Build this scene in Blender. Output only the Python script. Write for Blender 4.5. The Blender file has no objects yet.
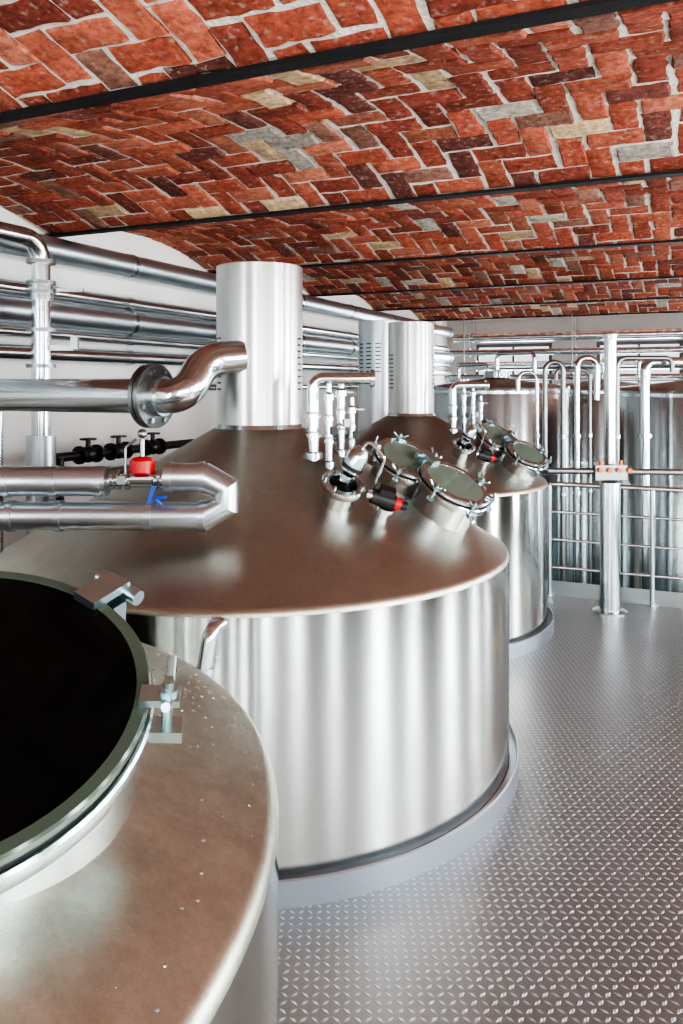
import bpy, math, random
from mathutils import Vector, Matrix
random.seed(7)
scene=bpy.context.scene
FPX=800.0; HZ=385.0; ZC=1.75
CAM=Vector((0,0,ZC))
PHI=math.atan(0.4494); CP=math.cos(PHI); SP=math.sin(PHI)
def RM(l,t,z=0): return Vector((CP*l+SP*t, -SP*l+CP*t, z))     # room axes -> survey axes
def W2R(v): return Vector((CP*v.x-SP*v.y, SP*v.x+CP*v.y, v.z)) # survey axes -> room-aligned world
A_DIR=Vector((SP,CP,0)); L_DIR=Vector((CP,-SP,0))
def PX(u,v,Y): # survey: photo measurement + real distance -> metres
    return Vector(((u-341.5)/FPX*Y, Y, ZC-(v-HZ)/FPX*Y))
# ------------------------------------------------------------ materials
def mat(name):
    m=bpy.data.materials.new(name); m.use_nodes=True
    nt=m.node_tree; return m,nt,nt.nodes['Principled BSDF']
def simple(name,col,rough=.5,metal=0,noise=.0,nscale=8,bump=0,bscale=60,coat=0,spec=.5):
    m,nt,b=mat(name); N=nt.nodes; L=nt.links
    b.inputs['Base Color'].default_value=(*col,1); b.inputs['Roughness'].default_value=rough; b.inputs['Metallic'].default_value=metal
    b.inputs['Coat Weight'].default_value=coat; b.inputs['Specular IOR Level'].default_value=spec
    tc=N.new('ShaderNodeTexCoord')
    if noise>0:
        n=N.new('ShaderNodeTexNoise'); n.inputs['Scale'].default_value=nscale; n.inputs['Detail'].default_value=5
        L.new(tc.outputs['Object'],n.inputs['Vector'])
        r=N.new('ShaderNodeMapRange'); r.inputs['To Min'].default_value=1-noise; r.inputs['To Max'].default_value=1+noise
        L.new(n.outputs['Fac'],r.inputs['Value'])
        x=N.new('ShaderNodeVectorMath'); x.operation='SCALE'; x.inputs[0].default_value=col
        L.new(r.outputs[0],x.inputs['Scale']); L.new(x.outputs[0],b.inputs['Base Color'])
    if bump>0:
        n=N.new('ShaderNodeTexNoise'); n.inputs['Scale'].default_value=bscale; n.inputs['Detail'].default_value=6
        L.new(tc.outputs['Object'],n.inputs['Vector'])
        bp=N.new('ShaderNodeBump'); bp.inputs['Strength'].default_value=bump; bp.inputs['Distance'].default_value=.01
        L.new(n.outputs['Fac'],bp.inputs['Height']); L.new(bp.outputs[0],b.inputs['Normal'])
    return m
def steel(name,col,rough,aniso=0,brush=0,axis='Z',rvar=.04,nsc=2.2,speck=0,grain=0):
    m,nt,b=mat(name); N=nt.nodes; L=nt.links
    b.inputs['Base Color'].default_value=(*col,1); b.inputs['Metallic'].default_value=1
    tc=N.new('ShaderNodeTexCoord')
    n=N.new('ShaderNodeTexNoise'); n.inputs['Scale'].default_value=nsc; n.inputs['Detail'].default_value=3
    L.new(tc.outputs['Object'],n.inputs['Vector'])
    r=N.new('ShaderNodeMapRange'); r.inputs['To Min'].default_value=rough-rvar; r.inputs['To Max'].default_value=rough+rvar
    L.new(n.outputs['Fac'],r.inputs['Value']); L.new(r.outputs[0],b.inputs['Roughness'])
    if aniso:
        b.inputs['Anisotropic'].default_value=aniso; b.inputs['Anisotropic Rotation'].default_value=.25
        tg=N.new('ShaderNodeTangent'); tg.direction_type='RADIAL'; tg.axis=axis
        L.new(tg.outputs[0],b.inputs['Tangent'])
    if brush:
        mp=N.new('ShaderNodeMapping'); mp.inputs['Scale'].default_value=(1.5,1.5,260)
        n2=N.new('ShaderNodeTexNoise'); n2.inputs['Scale'].default_value=1; n2.inputs['Detail'].default_value=3
        L.new(tc.outputs['Object'],mp.inputs[0]); L.new(mp.outputs[0],n2.inputs['Vector'])
        bp=N.new('ShaderNodeBump'); bp.inputs['Strength'].default_value=brush; bp.inputs['Distance'].default_value=.0015
        L.new(n2.outputs['Fac'],bp.inputs['Height']); L.new(bp.outputs[0],b.inputs['Normal'])
    if speck:
        n3=N.new('ShaderNodeTexNoise'); n3.inputs['Scale'].default_value=9; n3.inputs['Detail'].default_value=12; n3.inputs['Roughness'].default_value=.85
        L.new(tc.outputs['Object'],n3.inputs['Vector'])
        r3=N.new('ShaderNodeMapRange'); r3.inputs['From Min'].default_value=.3; r3.inputs['From Max'].default_value=.7; r3.inputs['To Min'].default_value=1-speck; r3.inputs['To Max'].default_value=1+speck
        L.new(n3.outputs['Fac'],r3.inputs['Value'])
        x=N.new('ShaderNodeVectorMath'); x.operation='SCALE'; x.inputs[0].default_value=col
        L.new(r3.outputs[0],x.inputs['Scale']); L.new(x.outputs[0],b.inputs['Base Color'])
    if grain:
        n4=N.new('ShaderNodeTexNoise'); n4.inputs['Scale'].default_value=260; n4.inputs['Detail'].default_value=3
        L.new(tc.outputs['Object'],n4.inputs['Vector'])
        bp=N.new('ShaderNodeBump'); bp.inputs['Strength'].default_value=grain; bp.inputs['Distance'].default_value=.001
        L.new(n4.outputs['Fac'],bp.inputs['Height']); L.new(bp.outputs[0],b.inputs['Normal'])
    return m
M_TANK=steel('tank_brushed_steel',(.67,.68,.65),.13,aniso=.9,brush=.06,rvar=.015)
M_FTANK=steel('fermenter_steel',(.50,.56,.57),.24,aniso=.8,brush=.1,rvar=.02)
M_STACK=steel('stack_brushed_steel',(.64,.66,.64),.32,aniso=.6,brush=.1,rvar=.02)
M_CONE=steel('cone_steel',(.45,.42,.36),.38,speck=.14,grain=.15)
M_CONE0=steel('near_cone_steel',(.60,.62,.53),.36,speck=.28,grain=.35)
M_PIPE=steel('polished_pipe',(.66,.71,.73),.18)
M_CLAD=steel('aluminium_cladding',(.60,.67,.71),.33)
M_TRAY=steel('tray_steel',(.40,.45,.50),.4)
M_FIT=steel('fitting_steel',(.58,.66,.68),.22)
M_CLAMP=steel('clamp_steel',(.42,.56,.58),.3)
M_DARKST=steel('dull_steel',(.28,.3,.3),.35)
M_BLACK=simple('black_iron',(.012,.012,.013),.4)
M_BEAM=simple('black_beam_paint',(.008,.008,.009),.6,bump=.2,spec=.3)
M_RED=simple('red_paint',(.5,.012,.012),.35)
M_BLUE=simple('blue_handle',(.02,.08,.4),.4)
M_ORANGE=simple('orange_handle',(.75,.2,.02),.4)
M_YEL=simple('yellow_tape',(.7,.5,.05),.6)
M_GLASS=simple('dark_sight_glass',(.003,.004,.004),.09,spec=.13)
M_GEDGE=simple('green_glass_edge',(.06,.085,.065),.15)
M_GREEN=simple('green_glass_lid',(.11,.16,.13),.06,coat=.6)
M_WATER=simple('water_drop',(.16,.17,.16),.03,spec=1)
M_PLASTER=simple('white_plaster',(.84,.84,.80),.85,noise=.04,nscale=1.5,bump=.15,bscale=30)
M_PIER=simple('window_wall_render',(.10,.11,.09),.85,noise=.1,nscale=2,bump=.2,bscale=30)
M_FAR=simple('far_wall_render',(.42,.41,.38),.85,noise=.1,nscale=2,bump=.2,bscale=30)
M_CONC=simple('concrete',(.16,.16,.15),.7,noise=.2,nscale=2)
M_FRAME=simple('window_frame_paint',(.08,.08,.09),.5)
M_RUB=simple('black_rubber',(.015,.015,.015),.6)
def floor_mat():
    m,nt,b=mat('diamond_plate'); N=nt.nodes; L=nt.links
    b.inputs['Metallic'].default_value=.85
    tc=N.new('ShaderNodeTexCoord')
    mp=N.new('ShaderNodeMapping'); mp.inputs['Rotation'].default_value=(0,0,-PHI); mp.inputs['Scale'].default_value=(1/.030,1/.030,1)
    L.new(tc.outputs['Object'],mp.inputs[0])
    sx=N.new('ShaderNodeSeparateXYZ'); L.new(mp.outputs[0],sx.inputs[0])
    def mt(op,a,b2=None,c=None):
        n=N.new('ShaderNodeMath'); n.operation=op
        for i,q in enumerate((a,b2,c)):
            if q is None: continue
            if isinstance(q,(int,float)): n.inputs[i].default_value=q
            else: L.new(q,n.inputs[i])
        return n.outputs[0]
    x=sx.outputs[0]; y=sx.outputs[1]
    fx=mt('SUBTRACT',mt('FRACT',x),.5); fy=mt('SUBTRACT',mt('FRACT',y),.5)
    par=mt('FLOORED_MODULO',mt('ADD',mt('FLOOR',x),mt('FLOOR',y)),2.0)
    sg=mt('SUBTRACT',mt('MULTIPLY',par,2),1)
    fys=mt('MULTIPLY',fy,sg)
    p=mt('MULTIPLY',mt('ADD',fx,fys),.7071); q=mt('MULTIPLY',mt('SUBTRACT',fx,fys),.7071)
    d=mt('ADD',mt('ABSOLUTE',mt('DIVIDE',p,.54)),mt('ABSOLUTE',mt('DIVIDE',q,.22)))
    h=N.new('ShaderNodeMapRange'); h.interpolation_type='SMOOTHSTEP'
    h.inputs['From Min'].default_value=1.05; h.inputs['From Max'].default_value=.35
    L.new(d,h.inputs['Value'])
    bp=N.new('ShaderNodeBump'); bp.inputs['Strength'].default_value=.8; bp.inputs['Distance'].default_value=.003
    L.new(h.outputs[0],bp.inputs['Height']); L.new(bp.outputs[0],b.inputs['Normal'])
    n=N.new('ShaderNodeTexNoise'); n.inputs['Scale'].default_value=1.6; n.inputs['Detail'].default_value=7; n.inputs['Roughness'].default_value=.6
    L.new(tc.outputs['Object'],n.inputs['Vector'])
    r=N.new('ShaderNodeMapRange'); r.inputs['To Min'].default_value=.25; r.inputs['To Max'].default_value=.5
    L.new(n.outputs['Fac'],r.inputs['Value']); L.new(r.outputs[0],b.inputs['Roughness'])
    mx=N.new('ShaderNodeMix'); mx.data_type='RGBA'
    mx.inputs['A'].default_value=(.28,.295,.30,1); mx.inputs['B'].default_value=(.54,.57,.58,1)
    L.new(h.outputs[0],mx.inputs['Factor']); L.new(mx.outputs['Result'],b.inputs['Base Color'])
    return m
M_FLOOR=floor_mat()
def brick_mat():
    m,nt,b=mat('old_red_brick'); N=nt.nodes; L=nt.links
    b.inputs['Roughness'].default_value=.9; b.inputs['Specular IOR Level'].default_value=.2
    at=N.new('ShaderNodeAttribute'); at.attribute_name='brick_col'
    tc=N.new('ShaderNodeTexCoord')
    n=N.new('ShaderNodeTexNoise'); n.inputs['Scale'].default_value=30; n.inputs['Detail'].default_value=9; n.inputs['Roughness'].default_value=.75
    L.new(tc.outputs['Object'],n.inputs['Vector'])
    r=N.new('ShaderNodeMapRange'); r.inputs['From Min'].default_value=.3; r.inputs['From Max'].default_value=.7; r.inputs['To Min'].default_value=.3; r.inputs['To Max'].default_value=1.5
    L.new(n.outputs['Fac'],r.inputs['Value'])
    sc=N.new('ShaderNodeVectorMath'); sc.operation='SCALE'; L.new(at.outputs['Color'],sc.inputs[0]); L.new(r.outputs[0],sc.inputs['Scale'])
    n2=N.new('ShaderNodeTexNoise'); n2.inputs['Scale'].default_value=38; n2.inputs['Detail'].default_value=7
    L.new(tc.outputs['Object'],n2.inputs['Vector'])
    r2=N.new('ShaderNodeMapRange'); r2.inputs['From Min'].default_value=.57; r2.inputs['From Max'].default_value=.72; r2.inputs['To Max'].default_value=.55
    L.new(n2.outputs['Fac'],r2.inputs['Value'])
    mx=N.new('ShaderNodeMix'); mx.data_type='RGBA'; mx.inputs['B'].default_value=(.40,.34,.28,1)
    L.new(r2.outputs[0],mx.inputs['Factor']); L.new(sc.outputs[0],mx.inputs['A']); L.new(mx.outputs['Result'],b.inputs['Base Color'])
    bp=N.new('ShaderNodeBump'); bp.inputs['Strength'].default_value=1; bp.inputs['Distance'].default_value=.014
    L.new(n.outputs['Fac'],bp.inputs['Height']); L.new(bp.outputs[0],b.inputs['Normal'])
    return m
M_BRICK=brick_mat()
M_MORTAR=simple('lime_mortar',(.62,.59,.52),.95,noise=.35,nscale=30,bump=1,bscale=70)
# ------------------------------------------------------------ mesh builder
class MB:
    def __init__(s,name,parent=None,origin=None):
        s.name=name; s.v=[]; s.f=[]; s.m=[]; s.mats=[]; s.parent=parent; s.origin=origin
    def mi(s,m):
        if m not in s.mats: s.mats.append(m)
        return s.mats.index(m)
    def add(s,vs,fs,m):
        k=len(s.v); s.v+= [Vector(x) for x in vs]; i=s.mi(m)
        for f in fs: s.f.append([k+q for q in f]); s.m.append(i)
    def lathe(s,prof,o,m,axis=(0,0,1),seg=48,loop=False):
        ax=Vector(axis).normalized(); o=Vector(o)
        up=Vector((0,0,1)) if abs(ax.z)<.99 else Vector((1,0,0))
        x=up.cross(ax).normalized(); y=ax.cross(x); n=len(prof)
        vs=[];fs=[]
        for r,z in prof:
            for k in range(seg):
                a=2*math.pi*k/seg
                vs.append(o+ax*z+(x*math.cos(a)+y*math.sin(a))*max(r,1e-4))
        for i in range(n if loop else n-1):
            j=(i+1)%n
            for k in range(seg):
                k2=(k+1)%seg
                fs.append([i*seg+k,i*seg+k2,j*seg+k2,j*seg+k])
        if not loop:
            if prof[0][0]>1e-3: fs.append(list(range(seg))[::-1])
            if prof[-1][0]>1e-3: fs.append([(n-1)*seg+k for k in range(seg)])
        s.add(vs,fs,m)
    def ringlathe(s,prof,o,m,axis=(0,0,1),seg=48): s.lathe(prof,o,m,axis,seg,True)
    def cyl(s,p0,p1,r,m,seg=20,r2=None):
        p0=Vector(p0);p1=Vector(p1); s.lathe([(r,0),(r if r2 is None else r2,(p1-p0).length)],p0,m,p1-p0,seg)
    def flange(s,o,ax,r,th,m,seg=28,bolts=0):
        s.lathe([(r,-th/2),(r,th/2)],o,m,ax,seg)
        if bolts:
            a=Vector(ax).normalized(); up=Vector((0,0,1)) if abs(a.z)<.99 else Vector((1,0,0))
            x=up.cross(a).normalized(); y=a.cross(x)
            for k in range(bolts):
                q=2*math.pi*(k+.5)/bolts; c=Vector(o)+(x*math.cos(q)+y*math.sin(q))*r*.82
                s.cyl(c-a*(th/2+.045),c+a*(th/2+.014),r*.09,M_FIT,6)
    def sphere(s,o,r,m,seg=16,ax=(0,0,1),sz=1):
        s.lathe([(r*math.sin(math.pi*i/10),-r*sz*math.cos(math.pi*i/10)) for i in range(11)],o,m,ax,seg)
    def sweep(s,pts,r,m,fil=.08,seg=20,nf=8,cap=True):
        P=[Vector(p) for p in pts]; out=[P[0]]
        for i in range(1,len(P)-1):
            a,b,c=P[i-1],P[i],P[i+1]
            d1=(a-b).normalized(); d2=(c-b).normalized(); ang=d1.angle(d2,3.14)
            if ang>3.1 or fil<=0: out.append(b); continue
            tl=min(fil/math.tan(ang/2),(a-b).length*.49,(c-b).length*.49); rr=tl*math.tan(ang/2)
            cen=b+(d1+d2).normalized()*(rr/math.sin(ang/2))
            s0=b+d1*tl-cen; s1=b+d2*tl-cen; tot=s0.angle(s1,0)
            for k in range(nf+1):
                q=k/nf
                v=(s0*math.sin((1-q)*tot)+s1*math.sin(q*tot))/math.sin(tot) if tot>1e-4 else s0
                out.append(cen+v)
        out.append(P[-1])
        vs=[];fs=[]; n=len(out)
        T=[]
        for i in range(n):
            if i==0: t=out[1]-out[0]
            elif i==n-1: t=out[-1]-out[-2]
            else: t=(out[i]-out[i-1]).normalized()+(out[i+1]-out[i]).normalized()
            T.append(t.normalized())
        up=Vector((0,0,1)) if abs(T[0].z)<.9 else Vector((1,0,0))
        x=up.cross(T[0]).normalized()
        for i in range(n):
            if i>0:
                x=(x-T[i]*x.dot(T[i])).normalized()
            y=T[i].cross(x)
            for k in range(seg):
                a=2*math.pi*k/seg; vs.append(out[i]+(x*math.cos(a)+y*math.sin(a))*r)
        for i in range(n-1):
            for k in range(seg):
                k2=(k+1)%seg; fs.append([i*seg+k,i*seg+k2,(i+1)*seg+k2,(i+1)*seg+k])
        if cap:
            fs.append(list(range(seg))[::-1]); fs.append([(n-1)*seg+k for k in range(seg)])
        s.add(vs,fs,m)
    def box(s,c,size,m,ax=None):
        c=Vector(c); X,Y,Z=ax if ax else (Vector((1,0,0)),Vector((0,1,0)),Vector((0,0,1)))
        hx,hy,hz=[q/2 for q in size]
        vs=[c+X*a*hx+Y*b*hy+Z*d*hz for d in(-1,1) for b in(-1,1) for a in(-1,1)]
        s.add(vs,[[0,2,3,1],[4,5,7,6],[0,1,5,4],[2,6,7,3],[0,4,6,2],[1,3,7,5]],m)
    def done(s,smooth=True,ang=32):
        me=bpy.data.meshes.new(s.name)
        V=[W2R(v) for v in s.v]
        if s.origin is None:
            xs=[v.x for v in V];ys=[v.y for v in V];zs=[v.z for v in V]
            o=Vector(((min(xs)+max(xs))/2,(min(ys)+max(ys))/2,min(zs)))
        else: o=W2R(Vector(s.origin))
        me.from_pydata([v-o for v in V],[],s.f)
        for m in s.mats: me.materials.append(m)
        me.polygons.foreach_set('material_index',s.m)
        if smooth:
            me.polygons.foreach_set('use_smooth',[True]*len(me.polygons))
            me.set_sharp_from_angle(angle=math.radians(ang))
        me.update()
        ob=bpy.data.objects.new(s.name,me); scene.collection.objects.link(ob)
        ob.location=o
        if s.parent:
            ob.parent=s.parent; ob.location=o-s.parent.location
        return ob
def empty(name,loc):
    e=bpy.data.objects.new(name,None); e.empty_display_size=.2; scene.collection.objects.link(e); e.location=W2R(loc); return e
RAX=(L_DIR,A_DIR,Vector((0,0,1)))
# ------------------------------------------------------------ room
LW=-4.04; RW=3.0; TB=-3.0; TF=13.5; HB=ZC+1.0
ZT=3.15
fl=MB('floor',origin=(0,0,0))
def slab(mb,l0,l1,t0,t1,z0,z1,m):
    mb.box(RM((l0+l1)/2,(t0+t1)/2,(z0+z1)/2),(l1-l0,t1-t0,z1-z0),m,RAX)
slab(fl,LW,RW,TB,6.86,-.08,0,M_FLOOR); fo=fl.done(False)
lf=MB('floor_lower'); slab(lf,LW,RW,6.86,TF,-1.6,-1.5,M_CONC); slab(lf,LW,RW,6.8,6.86,-1.5,-.08,M_CONC); lf.done(False)
w=MB('wall_left'); slab(w,LW-.2,LW,TB,TF,-1.6,ZT,M_PLASTER); w.done(False)
def window(n,axis,c,wd,z0,z1,fixed,pw,sg):
    m=MB('window_%d'%n)
    def q(a,z,sa,sz):
        if axis=='t': m.box(RM(fixed+.08*sg,a,z),(.06,sa,sz),M_FRAME,RAX)
        else: m.box(RM(a,fixed+.08*sg,z),(sa,.06,sz),M_FRAME,RAX)
    q(c-wd/2+.03,(z0+z1)/2,.06,z1-z0); q(c+wd/2-.03,(z0+z1)/2,.06,z1-z0)
    q(c,z0+.03,wd-.12,.06); q(c,z1-.03,wd-.12,.06)
    if wd>.8: q(c,(z0+z1)/2,.04,z1-z0-.12)
    for k in (1,2): q(c,z0+(z1-z0)*k/3,wd-.12,.035)
    m.done(False)
    ld=bpy.data.lights.new('window_daylight','AREA'); ld.shape='RECTANGLE'; ld.size=wd; ld.size_y=z1-z0; ld.energy=pw*wd; ld.color=(.95,.97,1)
    lo=bpy.data.objects.new('window_daylight',ld); scene.collection.objects.link(lo)
    if axis=='t': lo.location=W2R(RM(fixed+.18*sg,c,(z0+z1)/2)); d=W2R(-L_DIR*sg)
    else: lo.location=W2R(RM(c,fixed+.18*sg,(z0+z1)/2)); d=W2R(-A_DIR*sg)
    lo.rotation_euler=d.to_track_quat('-Z','Y').to_euler()
def wall_with_windows(name,axis,fixed,cs,a0,a1,z0,z1,pw,n0,sg,mm,zb=-.08):
    m=MB(name); th=.2*sg
    def q(x0,x1,za,zb_):
        if x1-x0<1e-3: return
        f0,f1=min(fixed,fixed+th),max(fixed,fixed+th)
        if axis=='t': slab(m,f0,f1,x0,x1,za,zb_,mm)
        else: slab(m,x0,x1,f0,f1,za,zb_,mm)
    q(a0,a1,zb,z0); q(a0,a1,z1,ZT); x=a0
    for c,wd in cs: q(x,c-wd/2,z0,z1); x=c+wd/2
    q(x,a1,z0,z1); m.done(False)
    for i,(c,wd) in enumerate(cs): window(n0+i,axis,c,wd,z0,z1,fixed,pw,sg)
wall_with_windows('wall_right','t',RW,[(-1.9,.55),(0.1,.35),(1.9,.6),(3.2,.4),(5.0,.6),(7.0,.6),(9.0,.6),(11.0,.6)],TB,TF,.3,2.5,235,1,1,M_PIER,zb=-1.6)
wall_with_windows('wall_back','l',TB,[(-3.2,.5),(-1.6,.35),(.2,.7),(2.1,.5)],LW,RW,.3,2.5,235,20,-1,M_PIER)  # unseen windows behind the camera, added for fill light and tank reflections
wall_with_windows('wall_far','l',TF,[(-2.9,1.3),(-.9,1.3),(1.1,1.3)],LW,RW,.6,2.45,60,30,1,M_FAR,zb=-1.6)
# ceiling: brick jack vaults between steel beams
BEAMS=[-3.70,-1.72,.25,2.22,4.12,6.07,8.1,10.05,12.0,13.95]
ce=MB('ceiling',origin=(0,0,0)); cols=[]
RISE=.17; ZS=HB+.016
def vz(t,t0,t1):
    s=(t-(t0+t1)/2)/((t1-t0)/2); return ZS+RISE*(1-s*s)
PAL=[((.34,.084,.048),6),((.40,.112,.065),5),((.27,.064,.04),5),((.44,.15,.09),2.5),((.17,.055,.042),2),((.54,.38,.22),1.1),((.44,.40,.33),.8),((.30,.14,.10),1.3)]
def pcol():
    r=random.random()*sum(p[1] for p in PAL)
    for c,wt in PAL:
        r-=wt
        if r<=0: break
    k=random.uniform(.72,1.25); return (c[0]*k,c[1]*k,c[2]*k)
for bi in range(len(BEAMS)-1):
    t0,t1=BEAMS[bi],BEAMS[bi+1]
    if t1<TB or t0>TF: continue
    n=20; vs=[];fs=[]
    for i in range(n+1):
        t=t0+(t1-t0)*i/n
        vs.append(RM(LW,t,vz(t,t0,t1))); vs.append(RM(RW,t,vz(t,t0,t1)))
    for i in range(n): fs.append([2*i,2*i+1,2*i+3,2*i+2])
    ce.add(vs,fs,M_MORTAR); cols+= [(.5,.5,.5)]*len(fs)
    W=.13; g=.009
    off=random.uniform(0,W*4)
    nx=int((RW-LW)/W)+6; ny=int((t1-t0)/W)+4
    def brick(l0,l1,a0,a1):
        a0=max(a0,t0+.015); a1=min(a1,t1-.015); l0=max(l0,LW+.01); l1=min(l1,RW-.01)
        if a1-a0<.025 or l1-l0<.025: return
        c=pcol(); j=lambda s_=.006: random.uniform(-s_,s_)
        nl=max(1,int((l1-l0)/.04)); na=max(1,int((a1-a0)/.04))
        sh=j(.009); sv=j(.006); l0+=sh; l1+=sh; a0+=sv; a1+=sv
        out=[]
        for i in range(nl): out.append((l0+(l1-l0)*i/nl,a0))
        for i in range(na): out.append((l1,a0+(a1-a0)*i/na))
        for i in range(nl): out.append((l1-(l1-l0)*i/nl,a1))
        for i in range(na): out.append((l0,a1-(a1-a0)*i/na))
        out=[(p+j(),q+j()) for p,q in out]
        cl=(l0+l1)/2; ca=(a0+a1)/2; th=.009+random.uniform(-.005,.007); tx=j(.03); ty=j(.03)
        def P(p,q,d): return RM(p,q,vz(q,t0,t1)-d)
        b=[P(p,q,-.004) for p,q in out]
        m1=[P(cl+(p-cl)*.985,ca+(q-ca)*.985,th*.55) for p,q in out]
        f1=[]
        for p,q in out:
            dl=p-cl; da=q-ca; L_=math.hypot(dl,da); k=(L_-.010)/L_
            f1.append(P(cl+dl*k,ca+da*k,th+tx*dl+ty*da))
        N_=len(out); V=b+m1+f1; F=[]
        for r_ in (0,1):
            for i in range(N_):
                i2=(i+1)%N_; F.append([r_*N_+i,r_*N_+i2,(r_+1)*N_+i2,(r_+1)*N_+i])
        F.append([2*N_+i for i in range(N_)])
        ce.add(V,F,M_BRICK); cols.extend([c]*len(F))
    for y in range(-2,ny):
        for x in range(-2,nx):
            c=(x-y)%4
            bx=LW-off*.2+x*W; by=t0-.05+y*W
            if c==0: brick(bx+g,bx+2*W-g,by+g,by+W-g)
            elif c==3: brick(bx+g,bx+W-g,by+g,by+2*W-g)
k0=len(ce.f); slab(ce,LW-.2,RW+.2,TB-.2,TF+.2,ZT,ZT+.15,M_MORTAR); cols+= [(.5,.5,.5)]*(len(ce.f)-k0)
co=ce.done(True); me=co.data
at=me.color_attributes.new('brick_col','FLOAT_COLOR','CORNER')
buf=[]
for p in me.polygons:
    c=cols[p.index]; buf+= [c[0],c[1],c[2],1]*p.loop_total
at.data.foreach_set('color',buf)
for t in BEAMS:
    if t<TB or t>TF: continue
    b=MB('trim_beam'); slab(b,LW,RW,t-.033,t+.033,HB-.002,HB+.012,M_BEAM); slab(b,LW,RW,t-.006,t+.006,HB+.012,ZT-.01,M_BEAM); b.done(False)
# ------------------------------------------------------------ tanks
def cz(T,rho): return T['zr']+max(0,(T['R']-rho))*T['tan']
T0=dict(c=Vector((-1.44,1.35,0)),R=1.33,zr=1.0,tan=.42,sr=.2,st=2.31)
T1=dict(c=Vector((-.397,3.88,0)),R=1.185,zr=1.0,tan=.577,sr=.208,st=ZC+.57)
T2=dict(c=Vector((.520,5.98,0)),R=.99,zr=1.07,tan=.577,sr=.172,st=ZC+.465)
def hit(T,u,v):
    d=PX(u,v,1)-CAM; Y=.25; best=(9,None)
    def ret(p):
        r=Vector((p.x-T['c'].x,p.y-T['c'].y,0)).normalized()
        a=math.atan(T['tan']); n=Vector((r.x*math.sin(a),r.y*math.sin(a),math.cos(a)))
        return p,n,r
    while Y<9:
        p=CAM+d*Y; rho=math.hypot(p.x-T['c'].x,p.y-T['c'].y)
        if rho<T['R']:
            g=p.z-cz(T,rho)
            if g<=0: return ret(p)
            if g<best[0]: best=(g,p)
        Y+=.003
    p=best[1].copy(); p.z-=best[0]; return ret(p)
def build_tank(T,conem,louv=True):
    e=empty('brewing_kettle',T['c']); c=T['c'];R=T['R'];zr=T['zr']
    b=MB('body',e,c)
    b.lathe([(R,0.0),(R,zr-.035)],c,M_TANK,seg=160); b.done()
    k=MB('cone_top',e,c); pr=[(R,zr-.036)]
    a=math.atan(T['tan'])
    for i in range(7):
        q=(math.pi/2-a)*i/6
        pr.append((R-.035+.035*math.cos(q),zr-.035+.035*math.sin(q)))
    r0,z0=pr[-1]; s=T['sr']
    pr.append((s-.01,z0+(r0-s+.01)*T['tan']))
    k.lathe(pr,c,conem,seg=160)
    k.lathe([(s+.015,z0+(r0-s)*T['tan']-.02),(s+.002,z0+(r0-s)*T['tan']+.015)],c,M_FIT,seg=64)
    k.done()
    st=MB('stack',e,c); st.lathe([(s,zr),(s,T['st']-.004),(s-.004,T['st']),(s-.012,T['st']),(s-.012,T['st']-.02),(0,T['st']-.02)],c,M_STACK,seg=72)
    st.done()
    if louv:
        lv=MB('louvre_slots',e,c)
        for az in (-172,-150,-20,2):
            for i in range(9):
                z=ZC-.02+i*.03
                r=Vector((math.cos(math.radians(az)),math.sin(math.radians(az)),0)); tn=Vector((-r.y,r.x,0))
                lv.box(c+r*s+Vector((0,0,z)),(.003,.035,.009),M_BLACK,(r,tn,Vector((0,0,1))))
        lv.done(False)
    tr=MB('drip_tray',e,c)
    o=R+.042
    tr.ringlathe([(R+.002,0),(o,0),(o,.09),(o-.006,.095),(o-.01,.09),(o-.01,.07),(R+.002,.07)],c,M_TRAY,seg=140)
    tr.done()
    return e
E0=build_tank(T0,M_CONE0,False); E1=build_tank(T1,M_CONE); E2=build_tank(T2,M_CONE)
def basis(n,ref):
    n=n.normalized(); x=(ref-n*ref.dot(n)).normalized(); y=n.cross(x); return x,y,n
def wingnut(m,o,n,out,s=1.0):
    x,y,n=basis(n,out)
    m.cyl(o-n*.05*s,o+n*.05*s,.008*s,M_CLAMP,10)
    m.lathe([(.018*s,0),(.014*s,.025*s)],o+n*.012*s,M_CLAMP,n,12)
    m.sweep([o+n*.022*s,o+n*.03*s+y*.03*s,o+n*.05*s+y*.055*s],.007*s,M_CLAMP,.01,8)
    m.sweep([o+n*.022*s,o+n*.03*s-y*.03*s,o+n*.05*s-y*.055*s],.007*s,M_CLAMP,.01,8)
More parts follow.
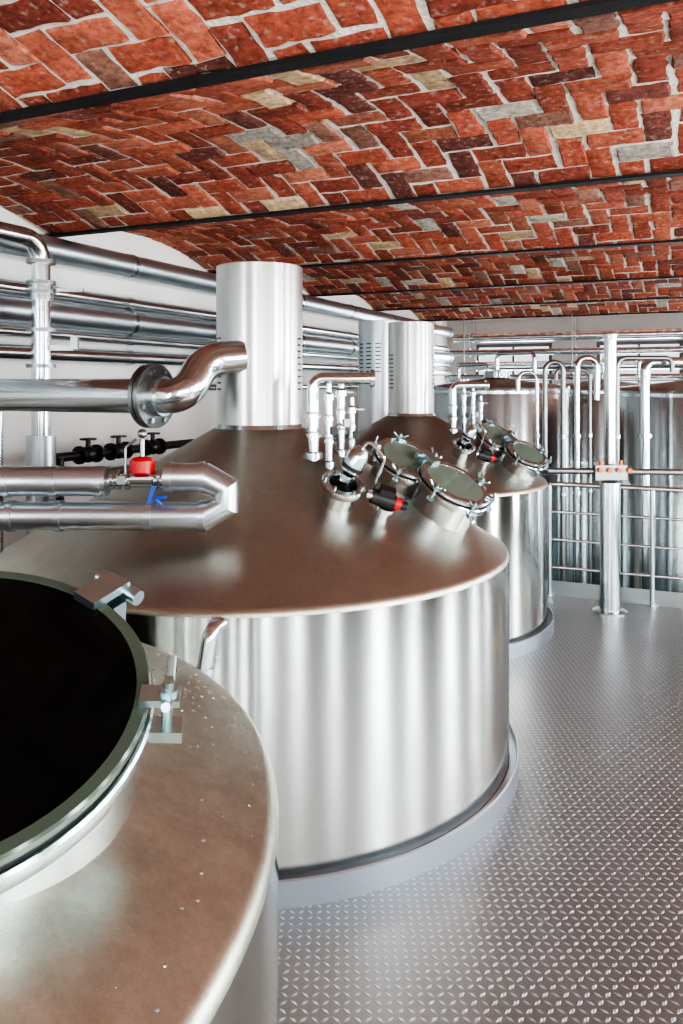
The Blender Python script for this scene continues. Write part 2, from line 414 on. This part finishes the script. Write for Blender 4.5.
def manhole(parent,o,n,ref,r,h,clamps,hinge=None,gl=M_GLASS,k=1.0,cs=1.0,edge=None):
    m=MB('manhole',parent); x,y,n=basis(n,ref)
    m.lathe([(r,-h),(r,-.03),(r*1.0,-.028)],o,M_FIT,n,64)
    m.ringlathe([(r-.01,-.03),(r+.028*k,-.03),(r+.03*k,-.025),(r+.03*k,-.005),(r+.026*k,0),(r-.01,0)],o,M_FIT,n,72)
    m.ringlathe([(r-.014,.0),(r+.012,.0),(r+.012,.006),(r-.014,.006)],o,M_RUB,n,64)
    ri=r-.004 if edge is None else r-.012
    m.ringlathe([(ri,.006),(r+.018*k,.006),(r+.022*k,.010),(r+.022*k,.020),(r+.018*k,.024),(ri,.024)],o,edge or M_GEDGE,n,72)
    m.lathe([(ri,.010),(ri,.0225),(0,.0225)],o,gl,n,64)
    for a in clamps:
        a=math.radians(a); d=x*math.cos(a)+y*math.sin(a); q=o+d*(r+.045*cs)
        m.box(q-n*.035*cs,(.05*cs,.035*cs,.02*cs),M_CLAMP,(d,n.cross(d),n))
        m.box(q+n*.03-d*.012,(.06*cs,.035*cs,.012*cs),M_CLAMP,(d,n.cross(d),n))
        wingnut(m,q+n*.01,n,d,cs)
    if hinge is not None:
        a=math.radians(hinge); d=x*math.cos(a)+y*math.sin(a); q=o+d*(r+.03); tt=n.cross(d)
        m.box(q+n*.03,(.085,.05,.016),M_CLAMP,(d,tt,n))
        m.cyl(q+d*.04-tt*.05+n*.015,q+d*.04+tt*.05+n*.015,.014,M_CLAMP,14)
        m.box(q+d*.02-n*.03,(.03,.05,.06),M_CLAMP,(d,tt,n))
    return m.done()
nh=Vector((.33,-.94,0)).normalized(); be=math.radians(22)
n0=(nh*math.sin(be)+Vector((0,0,math.cos(be)))).normalized()
manhole(E0,Vector((-.605,1.18,1.275)),n0,Vector((1,0,0)),.297,.32,[6,-100,-160],hinge=58,k=.8)
wdp=MB('water_droplets',E0)
for i in range(220):
    az=math.radians(random.uniform(-75,75)); rho=T0['R']-random.uniform(.02,.40)
    if i%2: az=math.radians(random.gauss(28,10)); rho=T0['R']-random.uniform(.03,.3)
    r=Vector((math.cos(az),math.sin(az),0))
    s=random.uniform(.0012,.0035); a=math.atan(T0['tan']); nn=Vector((r.x*math.sin(a),r.y*math.sin(a),math.cos(a)))
    p=T0['c']+r*rho; p.z=T0['zr']-.035+.035*math.cos(a)+ (T0['R']-.035+.035*math.sin(a)-rho)*T0['tan']
    wdp.lathe([(s,0),(s*.8,s*.4),(s*.4,s*.62),(0,s*.68)],p,M_WATER,nn,10)
wdp.done()
# fittings for T1/T2
def sight(parent,T,u,v,s):
    p,n,r=hit(T,u,v); m=MB('sight_glass',parent)
    m.lathe([(.062*s,-.04*s),(.062*s,.05*s),(.082*s,.05*s),(.085*s,.055*s),(.085*s,.075*s),(.08*s,.08*s),(.06*s,.08*s),(.058*s,.074*s),(0,.074*s)],p,M_FIT,n,40)
    m.lathe([(.055*s,.0755*s),(0,.078*s)],p,M_GLASS,n,32)
    for k in range(6):
        x,y,_=basis(n,r); a=k*math.pi/3; m.cyl(p+(x*math.cos(a)+y*math.sin(a))*.072*s+n*.07*s,p+(x*math.cos(a)+y*math.sin(a))*.072*s+n*.095*s,.007*s,M_DARKST,6)
    q=p+n*.08*s+Vector((.0,.03,0))*s; d=(n+Vector((.35,.2,.3))).normalized()
    m.lathe([(.022*s,0),(.022*s,.03*s),(.038*s,.05*s),(.042*s,.12*s),(.034*s,.135*s),(.02*s,.15*s),(0,.152*s)],q,M_FIT,d,28)
    m.lathe([(.043*s,.06*s),(.043*s,.075*s)],q,M_BLACK,d,28)
    e2=q+d*.14*s
    m.sweep([e2,e2+Vector((.03,0,.04))*s,e2+Vector((.09,0,-.03))*s,p+Vector((.13,.03,.02))*s],.007*s,M_FIT,.02*s,8)
    m.done()
def cluster(parent,T,base,s,name='cip_pipe_manifold'):
    m=MB(name,parent); tops=[]
    H=base[0]
    for i,(u,v,hh,rr) in enumerate(base[1]):
        p,n,r=hit(T,u,v)
        top=Vector((p.x,p.y,H-hh*s))
        m.lathe([(rr*1.7,-.02*s),(rr*1.7,.012*s),(rr*1.05,.02*s)],p,M_FIT,(0,0,1),24)
        tops.append((p,top,rr))
        m.cyl(p-Vector((0,0,.03*s)),top,rr,M_PIPE,20)
        for q in (.35,.7):
            z=p.lerp(top,q); m.flange(z,(0,0,1),rr*1.4,.012*s,M_FIT,20)
            m.flange(z+Vector((0,0,.020*s)),(0,0,1),rr*1.3,.012*s,M_DARKST,20)
        if i>0: m.box(p.lerp(top,.52)+Vector((rr*1.6,-rr,0)),(.035*s,.03*s,.045*s),M_BLACK if i%2 else M_DARKST)
    p,top,rr=tops[0]
    m.sweep([top,Vector((top.x,top.y,H)),Vector((top.x+.33*s,top.y+.03,H))],rr,M_PIPE,rr*1.7)
    m.flange(Vector((top.x+.33*s,top.y+.03,H)),(1,.09,0),rr*1.5,.02,M_FIT)
    for p,top,rr in tops[1:]:
        m.lathe([(rr*1.5,0),(rr*1.5,.03*s),(rr*.8,.045*s),(rr*.8,.09*s),(0,.1*s)],top,M_FIT,(0,0,1),20)
        m.box(top+Vector((.03,0,.02))*s,(.08*s,.015*s,.008*s),M_DARKST)
    m.sweep([tops[1][0].lerp(tops[1][1],.5),tops[2][0].lerp(tops[2][1],.5)],.012*s,M_PIPE,0,10)
    m.done()
def actuator(parent,T,u,v,s,name='valve_actuator'):
    p,n,r=hit(T,u,v); m=MB(name,parent)
    x,y,_=basis(n,Vector((1,0,0)))
    m.lathe([(.03*s,-.03*s),(.03*s,.03*s),(.045*s,.03*s),(.045*s,.045*s)],p,M_FIT,n,24)
    c=p+n*.075*s
    m.cyl(c-x*.08*s,c+x*.03*s,.036*s,M_BLACK,20); m.cyl(c+x*.03*s,c+x*.06*s,.030*s,M_RED,20)
    m.cyl(c+x*.06*s,c+x*.09*s,.02*s,M_BLACK,16)
    m.box(c+n*.045*s-x*.02*s,(.07*s,.05*s,.03*s),M_BLACK,(x,y,n))
    m.cyl(c-x*.08*s,c-x*.105*s,.022*s,M_FIT,16)
    m.done()
def lidassembly(parent,T,u,v,u2,v2,s):
    p,n,r=hit(T,u,v)
    nn=(n+Vector((-.08,-.2,0))).normalized()
    manhole(parent,p+n*.15*s,nn,Vector((1,0,0)),.155*s,.2*s,[-15,-70,35,-130],hinge=130,gl=M_GREEN,cs=.7,edge=M_FIT)
    p,n,r=hit(T,u2,v2)
    nn=(n+Vector((-.15,-.3,0))).normalized()
    manhole(parent,p+n*.12*s,nn,Vector((1,0,0)),.14*s,.17*s,[30,100,-110,170],gl=M_GREEN,cs=.7,edge=M_FIT)
lidassembly(E1,T1,438,513,394,482,.95)
sight(E1,T1,338,500,1.08)
actuator(E1,T1,382,514,.9)
cluster(E1,T1,(ZC+.03,[(313,455,.12,.026),(329,464,.12,.015),(341,452,.1,.018),(352,458,.2,.012)]),.8)
lidassembly(E2,T2,518,470,489,449,.82)
sight(E2,T2,461,454,.95)
actuator(E2,T2,484,464,.8)
cluster(E2,T2,(ZC-.0,[(453,430,.12,.024),(464,434,.12,.014),(473,432,.1,.016),(481,434,.2,.012)]),.75)
m=MB('overflow_elbow',E1)
def cylhit(T,u):
    dx=(u-341.5)/FPX; c=T['c']; a=dx*dx+1; b=-2*(dx*c.x+c.y); cc=c.x**2+c.y**2-T['R']**2
    Y=(-b-math.sqrt(b*b-4*a*cc))/(2*a); return Vector((dx*Y,Y,0))
q=cylhit(T1,214); r=(q-T1['c']).normalized()
zt=ZC-(624-HZ)/FPX*q.y; zb=ZC-(664-HZ)/FPX*q.y
q1=q+Vector((0,0,zt)); 
m.sweep([q1-r*.03+Vector((.03,0,0)),q1+r*.06,q1+r*.065+Vector((-.02,0,zb-zt)),q1+r*.065+Vector((-.02,0,zb-zt-.02))],.025,M_PIPE,.04,16)
m.flange(q1+r*.065+Vector((-.02,0,zb-zt)),(0,0,1),.035,.018,M_FIT); m.done()
# ------------------------------------------------------------ vapour line with flange into stack 1
v=MB('vapour_pipe')
B_DIR=-L_DIR
p1=PX(150,396,3.62)
pe=p1+B_DIR*1.25; pe.z=p1.z
v.sweep([p1,pe,Vector((pe.x,pe.y,0))],.080,M_PIPE,.16,36)
v.lathe([(.13,0),(.13,.015)],Vector((pe.x,pe.y,0)),M_FIT)
fx=(p1-pe).normalized()
v.flange(p1,fx,.145,.022,M_DARKST,32); v.flange(p1+fx*.028,fx,.145,.022,M_DARKST,32,bolts=8)
a0=p1+fx*.03
a3=T1['c']+Vector((-.06,-.16,PX(0,357,3.8).z))
v.sweep([a0,a0+fx*.16,PX(205,360,3.66),a3],.078,M_PIPE,.16,32,10)
v.cyl(a0,a0+fx*.05,.09,M_FIT,32)
v.done()
m=MB('pipe_support_post'); sp=p1+B_DIR*.93
m.cyl((sp.x,sp.y,0.0),(sp.x,sp.y,sp.z-.085),.022,M_PIPE); m.lathe([(.06,0),(.06,.01)],(sp.x,sp.y,0),M_FIT); m.done()
YI=2.98
m=MB('insulated_pipe')
def pin(u,v_): return PX(u,v_,YI)
lo=pin(205,516); up_=pin(165,477); r=.054
xl=-2.95
m.sweep([Vector((xl,YI,lo.z)),lo,pin(226,505),pin(226,488),pin(205,477),up_],r,M_CLAD,0,32)
m.sweep([Vector((xl,YI,pin(0,482).z)),pin(108,481)],r*1.03,M_CLAD,0,32)
X=Vector((1,0,0))
for u_ in (12,60,150,203): m.ringlathe([(r,-.012),(r+.004,-.012),(r+.004,.012),(r,.012)],pin(u_,516),M_CLAD,X)
for u_ in (8,55,100): m.ringlathe([(r,-.012),(r+.005,-.012),(r+.005,.012),(r,.012)],pin(u_,481.5),M_CLAD,X)
for u_ in (170,202): m.ringlathe([(r,-.010),(r+.004,-.010),(r+.004,.010),(r,.010)],pin(u_,477),M_CLAD,X)
m.cyl(pin(108,481),up_,.02,M_PIPE)
for u_ in (113,119,128,157,163): m.flange(pin(u_,480),X,.036,.012,M_FIT)
c=pin(143,479); 
m.cyl(c-X*.04,c+X*.04,.032,M_FIT); m.cyl(c+Vector((0,0,.02)),c+Vector((0,0,.055)),.014,M_FIT)
m.lathe([(.035,0),(.046,.008),(.046,.05),(.035,.06),(.015,.065),(0,.066)],c+Vector((0,-.01,.02)),M_RED,(0,0,1),28)
m.cyl(c+Vector((0,-.01,.08)),c+Vector((0,-.01,.15)),.009,M_DARKST); m.sphere(c+Vector((0,-.01,.17)),.018,M_DARKST)
m.sweep([c+Vector((-.06,-.02,-.01)),c+Vector((-.06,-.02,.12)),c+Vector((-.02,-.02,.15))],.005,M_DARKST,.02,8)
m.box(c+Vector((.045,-.06,-.05)),(.016,.012,.07),M_BLUE,(X,Vector((0,1,0)),Vector((.3,0,1)).normalized()))
m.sweep([c+Vector((.08,-.05,-.09)),c+Vector((.05,-.06,-.06)),c+Vector((.10,-.06,-.06))],.008,M_BLUE,.02,8)
m.box(c+Vector((-.07,-.03,.0)),(.03,.03,.03),M_DARKST)
m.done(True,18)
# ------------------------------------------------------------ wall pipework
LP=-3.86
runs=[(.88,.085,M_CLAD),(.60,.045,M_PIPE),(.46,.085,M_CLAD),(.33,.035,M_PIPE),(.20,.05,M_PIPE),(-.02,.03,M_PIPE),(-.62,.03,M_DARKST)]
for dz,rr,mm in runs:
    m=MB('wall_pipe')
    m.cyl(RM(LP,TB+.1,ZC+dz),RM(LP,13.0,ZC+dz),rr,mm,28)
    t=-2
    while t<12.9:
        m.ringlathe([(rr,-.02),(rr+.006,-.02),(rr+.006,.02),(rr,.02)],RM(LP,t,ZC+dz),M_FIT,A_DIR,24)
        m.box(RM((LP-rr+LW)/2,t,ZC+dz),(abs(LW-LP)-rr,.03,.03),M_FIT,RAX)
        t+=1.35
    m.done()
m=MB('riser_pipe')
c=PX(41,300,4.75); zt_=ZC+.86
cc=Vector((c.x,c.y,zt_))
m.sweep([cc-A_DIR*3.0,cc,Vector((c.x,c.y,1.45))],.055,M_PIPE,.13,28)
m.cyl((c.x,c.y,1.45),(c.x,c.y,0.0),.085,M_CLAD,28)
m.cyl((c.x,c.y,ZC+.60),(c.x,c.y,ZC+.50),.07,M_FIT,28)
for v_ in (262,283,292,330,366): m.flange(PX(41,v_,4.75),(0,0,1),.085,.022,M_DARKST,28,bolts=0)
m.box(PX(62,348,4.75),(.14,.03,.03),M_DARKST); m.box(PX(75,343,4.75),(.04,.04,.07),M_DARKST)
m.box(PX(70,290,4.75),(.16,.02,.02),M_FIT)
m.done()
m=MB('black_valve_manifold')
zz=PX(40,458,5.0).z
def wl(t,z,l=-3.68): return RM(l,t,z)
m.cyl(wl(3.82,zz),wl(5.3,zz),.03,M_BLACK)
for t in (4.12,4.42,4.8):
    m.sphere(wl(t,zz),.055,M_BLACK); m.cyl(wl(t,zz),wl(t,zz+.10),.016,M_BLACK)
    m.ringlathe([(.045,-.006),(.055,-.006),(.055,.006),(.045,.006)],wl(t,zz+.10),M_BLACK,(0,0,1),24)
    m.cyl(wl(t-.05,zz+.10),wl(t+.05,zz+.10),.006,M_BLACK); m.flange(wl(t-.08,zz),A_DIR,.06,.02,M_BLACK); m.flange(wl(t+.08,zz),A_DIR,.06,.02,M_BLACK)
for t in (3.86,5.2): m.cyl(wl(t,zz),wl(t,0),.03,M_BLACK)
m.done()
dc=Vector(((381-341.5)/FPX*7.25,7.25,0))
m=MB('ventilation_duct'); m.lathe([(.205,0),(.205,ZC+.57),(.195,ZC+.575),(0,ZC+.575)],dc,M_CLAD,seg=56)
for az in (-150,-125,-100):
    for i in range(8):
        r=Vector((math.cos(math.radians(az)),math.sin(math.radians(az)),0)); tn=Vector((-r.y,r.x,0))
        m.box(dc+r*.205+Vector((0,0,ZC+.12+i*.035)),(.003,.05,.01),M_BLACK,(r,tn,Vector((0,0,1))))
m.done()
# ------------------------------------------------------------ far fermenters
def ferment(l,t,R,zt,name='fermentation_tank'):
    c=RM(l,t,-1.5); h=zt+1.5; m=MB(name,origin=c); kk=.12
    m.lathe([(R,.25),(R,h),(R-.01,h+.02),(R-.03,h+.035),(.16,h+.035+(R-.19)*kk),(.14,h+.05+(R-.19)*kk),(.14,h+.12+(R-.19)*kk),(0,h+.14+(R-.19)*kk)],c,M_FTANK,seg=72)
    for z in (.5,h-.05,h-.9): m.ringlathe([(R,z),(R+.006,z),(R+.006,z+.03),(R,z+.03)],c,M_FIT,seg=72)
    for k in range(4):
        a=k*math.pi/2+.5; q=c+Vector((math.cos(a),math.sin(a),0))*(R-.1); m.cyl(q,q+Vector((0,0,.3)),.05,M_FIT)
    z=c.z+h+.12+(R-.19)*kk
    m.sweep([Vector((c.x,c.y,z)),Vector((c.x,c.y,z+.2)),Vector((c.x+.35,c.y-.3,z+.2)),Vector((c.x+.35,c.y-.3,z-.05))],.025,M_PIPE,.06,14)
    return m.done()
ferment(-2.1,8.95,.80,ZC-.04); ferment(0.05,8.6,.86,ZC-.06); ferment(-1.15,10.75,.80,ZC-.05); ferment(1.95,8.9,.8,ZC-.1); ferment(-3.1,10.9,.7,ZC-.1)
def updrop(name,u0,u1,vt,vb,Y,r,zlow=None,mm=None):
    a=PX(u0,vt,Y); b=PX(u1,vt,Y); m=MB(name); z=-1.5 if zlow is None else zlow
    m.sweep([Vector((a.x,a.y,z)),a,b,Vector((b.x,b.y,ZC-(vb-HZ)/FPX*Y))],r,mm or M_PIPE,.08,16)
    for zz in (.8,1.3): m.flange(Vector((a.x,a.y,zz)),(0,0,1),r*1.5,.03,M_FIT,18)
    m.done()
updrop('transfer_pipe',563,545,362,470,6.98,.022,mm=M_DARKST)
updrop('transfer_pipe',577,597,358,400,7.08,.026)
updrop('transfer_pipe',537,518,372,392,7.05,.018)
updrop('transfer_pipe',590,556,370,380,7.2,.016,mm=M_DARKST)
updrop('transfer_pipe',617,672,358,372,7.0,.022,mm=M_DARKST)
updrop('transfer_pipe',645,700,362,380,7.12,.045)
for l0,l1,t,dz,rr in ((-3.6,2.8,12.4,.74,.07),(-3.6,2.8,12.2,.50,.05),(-3.6,2.8,12.6,.30,.07),(-3.6,2.8,11.9,.12,.04)):
    m=MB('header_pipe'); m.cyl(RM(l0,t,ZC+dz),RM(l1,t,ZC+dz),rr,M_PIPE,22)
    l=l0+.3
    while l<l1:
        m.ringlathe([(rr,-.02),(rr+.01,-.02),(rr+.01,.02),(rr,.02)],RM(l,t,ZC+dz),M_FIT,L_DIR,20)
        m.cyl(RM(l,t,ZC+dz),RM(l,t,HB+.03),.008,M_DARKST,8); l+=1.6
    m.done()
# service post
b=PX(610,612,6.17); b.z=0
m=MB('service_post')
m.cyl(b,b+Vector((0,0,1.0)),.078,M_PIPE,32); m.lathe([(.13,0),(.13,.012),(.085,.02)],b,M_FIT)
m.lathe([(.078,1.0),(.05,1.04)],b,M_FIT)
m.cyl(b+Vector((0,0,1.0)),b+Vector((0,0,ZC+.36)),.045,M_PIPE,28)
m.lathe([(.055,0),(.055,.03),(.03,.05),(0,.055)],b+Vector((0,0,ZC+.36)),M_FIT)
zc_=ZC-(471-HZ)/FPX*6.17
bf=b+Vector((0,-.07,0))
m.cyl(bf+Vector((-.5,0,zc_+.01)),bf+Vector((1.2,0,zc_-.01)),.024,M_DARKST)
m.box(bf+Vector((-.03,-.02,zc_)),(.24,.07,.11),M_DARKST)
for dx in (-.12,-.05,.02,.10): m.cyl(bf+Vector((dx,-.055,zc_+.02)),bf+Vector((dx,-.09,zc_+.02)),.018,M_ORANGE,14)
for dx in (-.1,.05): m.cyl(bf+Vector((dx,-.02,zc_+.05)),bf+Vector((dx,-.02,zc_+.09)),.016,M_ORANGE,14)
m.done()
m=MB('guard_rail'); tR=6.78
for z,rr in ((.93,.021),(.70,.012),(.47,.012),(.24,.012)): m.cyl(RM(-1.15,tR,z),RM(2.9,tR,z),rr,M_PIPE,14)
for l in (-1.15,-.35,.45,1.25,2.05,2.85): m.cyl(RM(l,tR,0),RM(l,tR,.93),.02,M_PIPE,14); m.lathe([(.045,0),(.045,.01)],RM(l,tR,0),M_FIT)
m.box(RM(.87,tR+.03,.06),(4.05,.006,.12),M_DARKST,RAX)
m.done()
m=MB('caution_tape'); m.box(RM(.05,5.7,.002),(.05,1.4,.004),M_YEL,RAX); m.done(False)
# ------------------------------------------------------------ light
wd=bpy.data.worlds.new('world'); scene.world=wd; wd.use_nodes=True
bg=wd.node_tree.nodes['Background']; bg.inputs[0].default_value=(.8,.9,1,1); bg.inputs[1].default_value=1.0
def fill_tube_light(l,t,z,pw,name='fill_uplight_box'):  # added fill lamp and housing, aimed up to brighten the brick vaults
    m=MB(name); m.box(RM(l,t,z-.03),(.10,1.3,.05),M_FRAME,RAX)
    m.box(RM((l+RW)/2-.006,t,z-.05),(abs(RW-l)-.012,.04,.03),M_FRAME,RAX); m.done(False)
    ld=bpy.data.lights.new('fill_uplight','AREA'); ld.shape='RECTANGLE'; ld.size=.09; ld.size_y=1.2; ld.energy=pw; ld.color=(1,.94,.85)
    lo=bpy.data.objects.new('fill_uplight',ld); scene.collection.objects.link(lo); lo.location=W2R(RM(l,t,z+.005))
    lo.rotation_euler=(math.pi,0,0)
for t in (-1.0,1.2,3.2,5.2,7.2,9.5,11.8): fill_tube_light(2.7,t,2.0,25)
# ------------------------------------------------------------ camera
cd=bpy.data.cameras.new('camera'); cam=bpy.data.objects.new('camera',cd); scene.collection.objects.link(cam)
cam.location=CAM; cam.rotation_euler=(math.pi/2,0,PHI)
cd.sensor_fit='VERTICAL'; cd.sensor_height=36; cd.lens=FPX/1024*36; cd.shift_y=-(512-HZ)/1024; cd.clip_start=.05
scene.camera=cam
scene.view_settings.view_transform='AgX'
scene.view_settings.look='AgX - High Contrast'
scene.view_settings.exposure=0.35
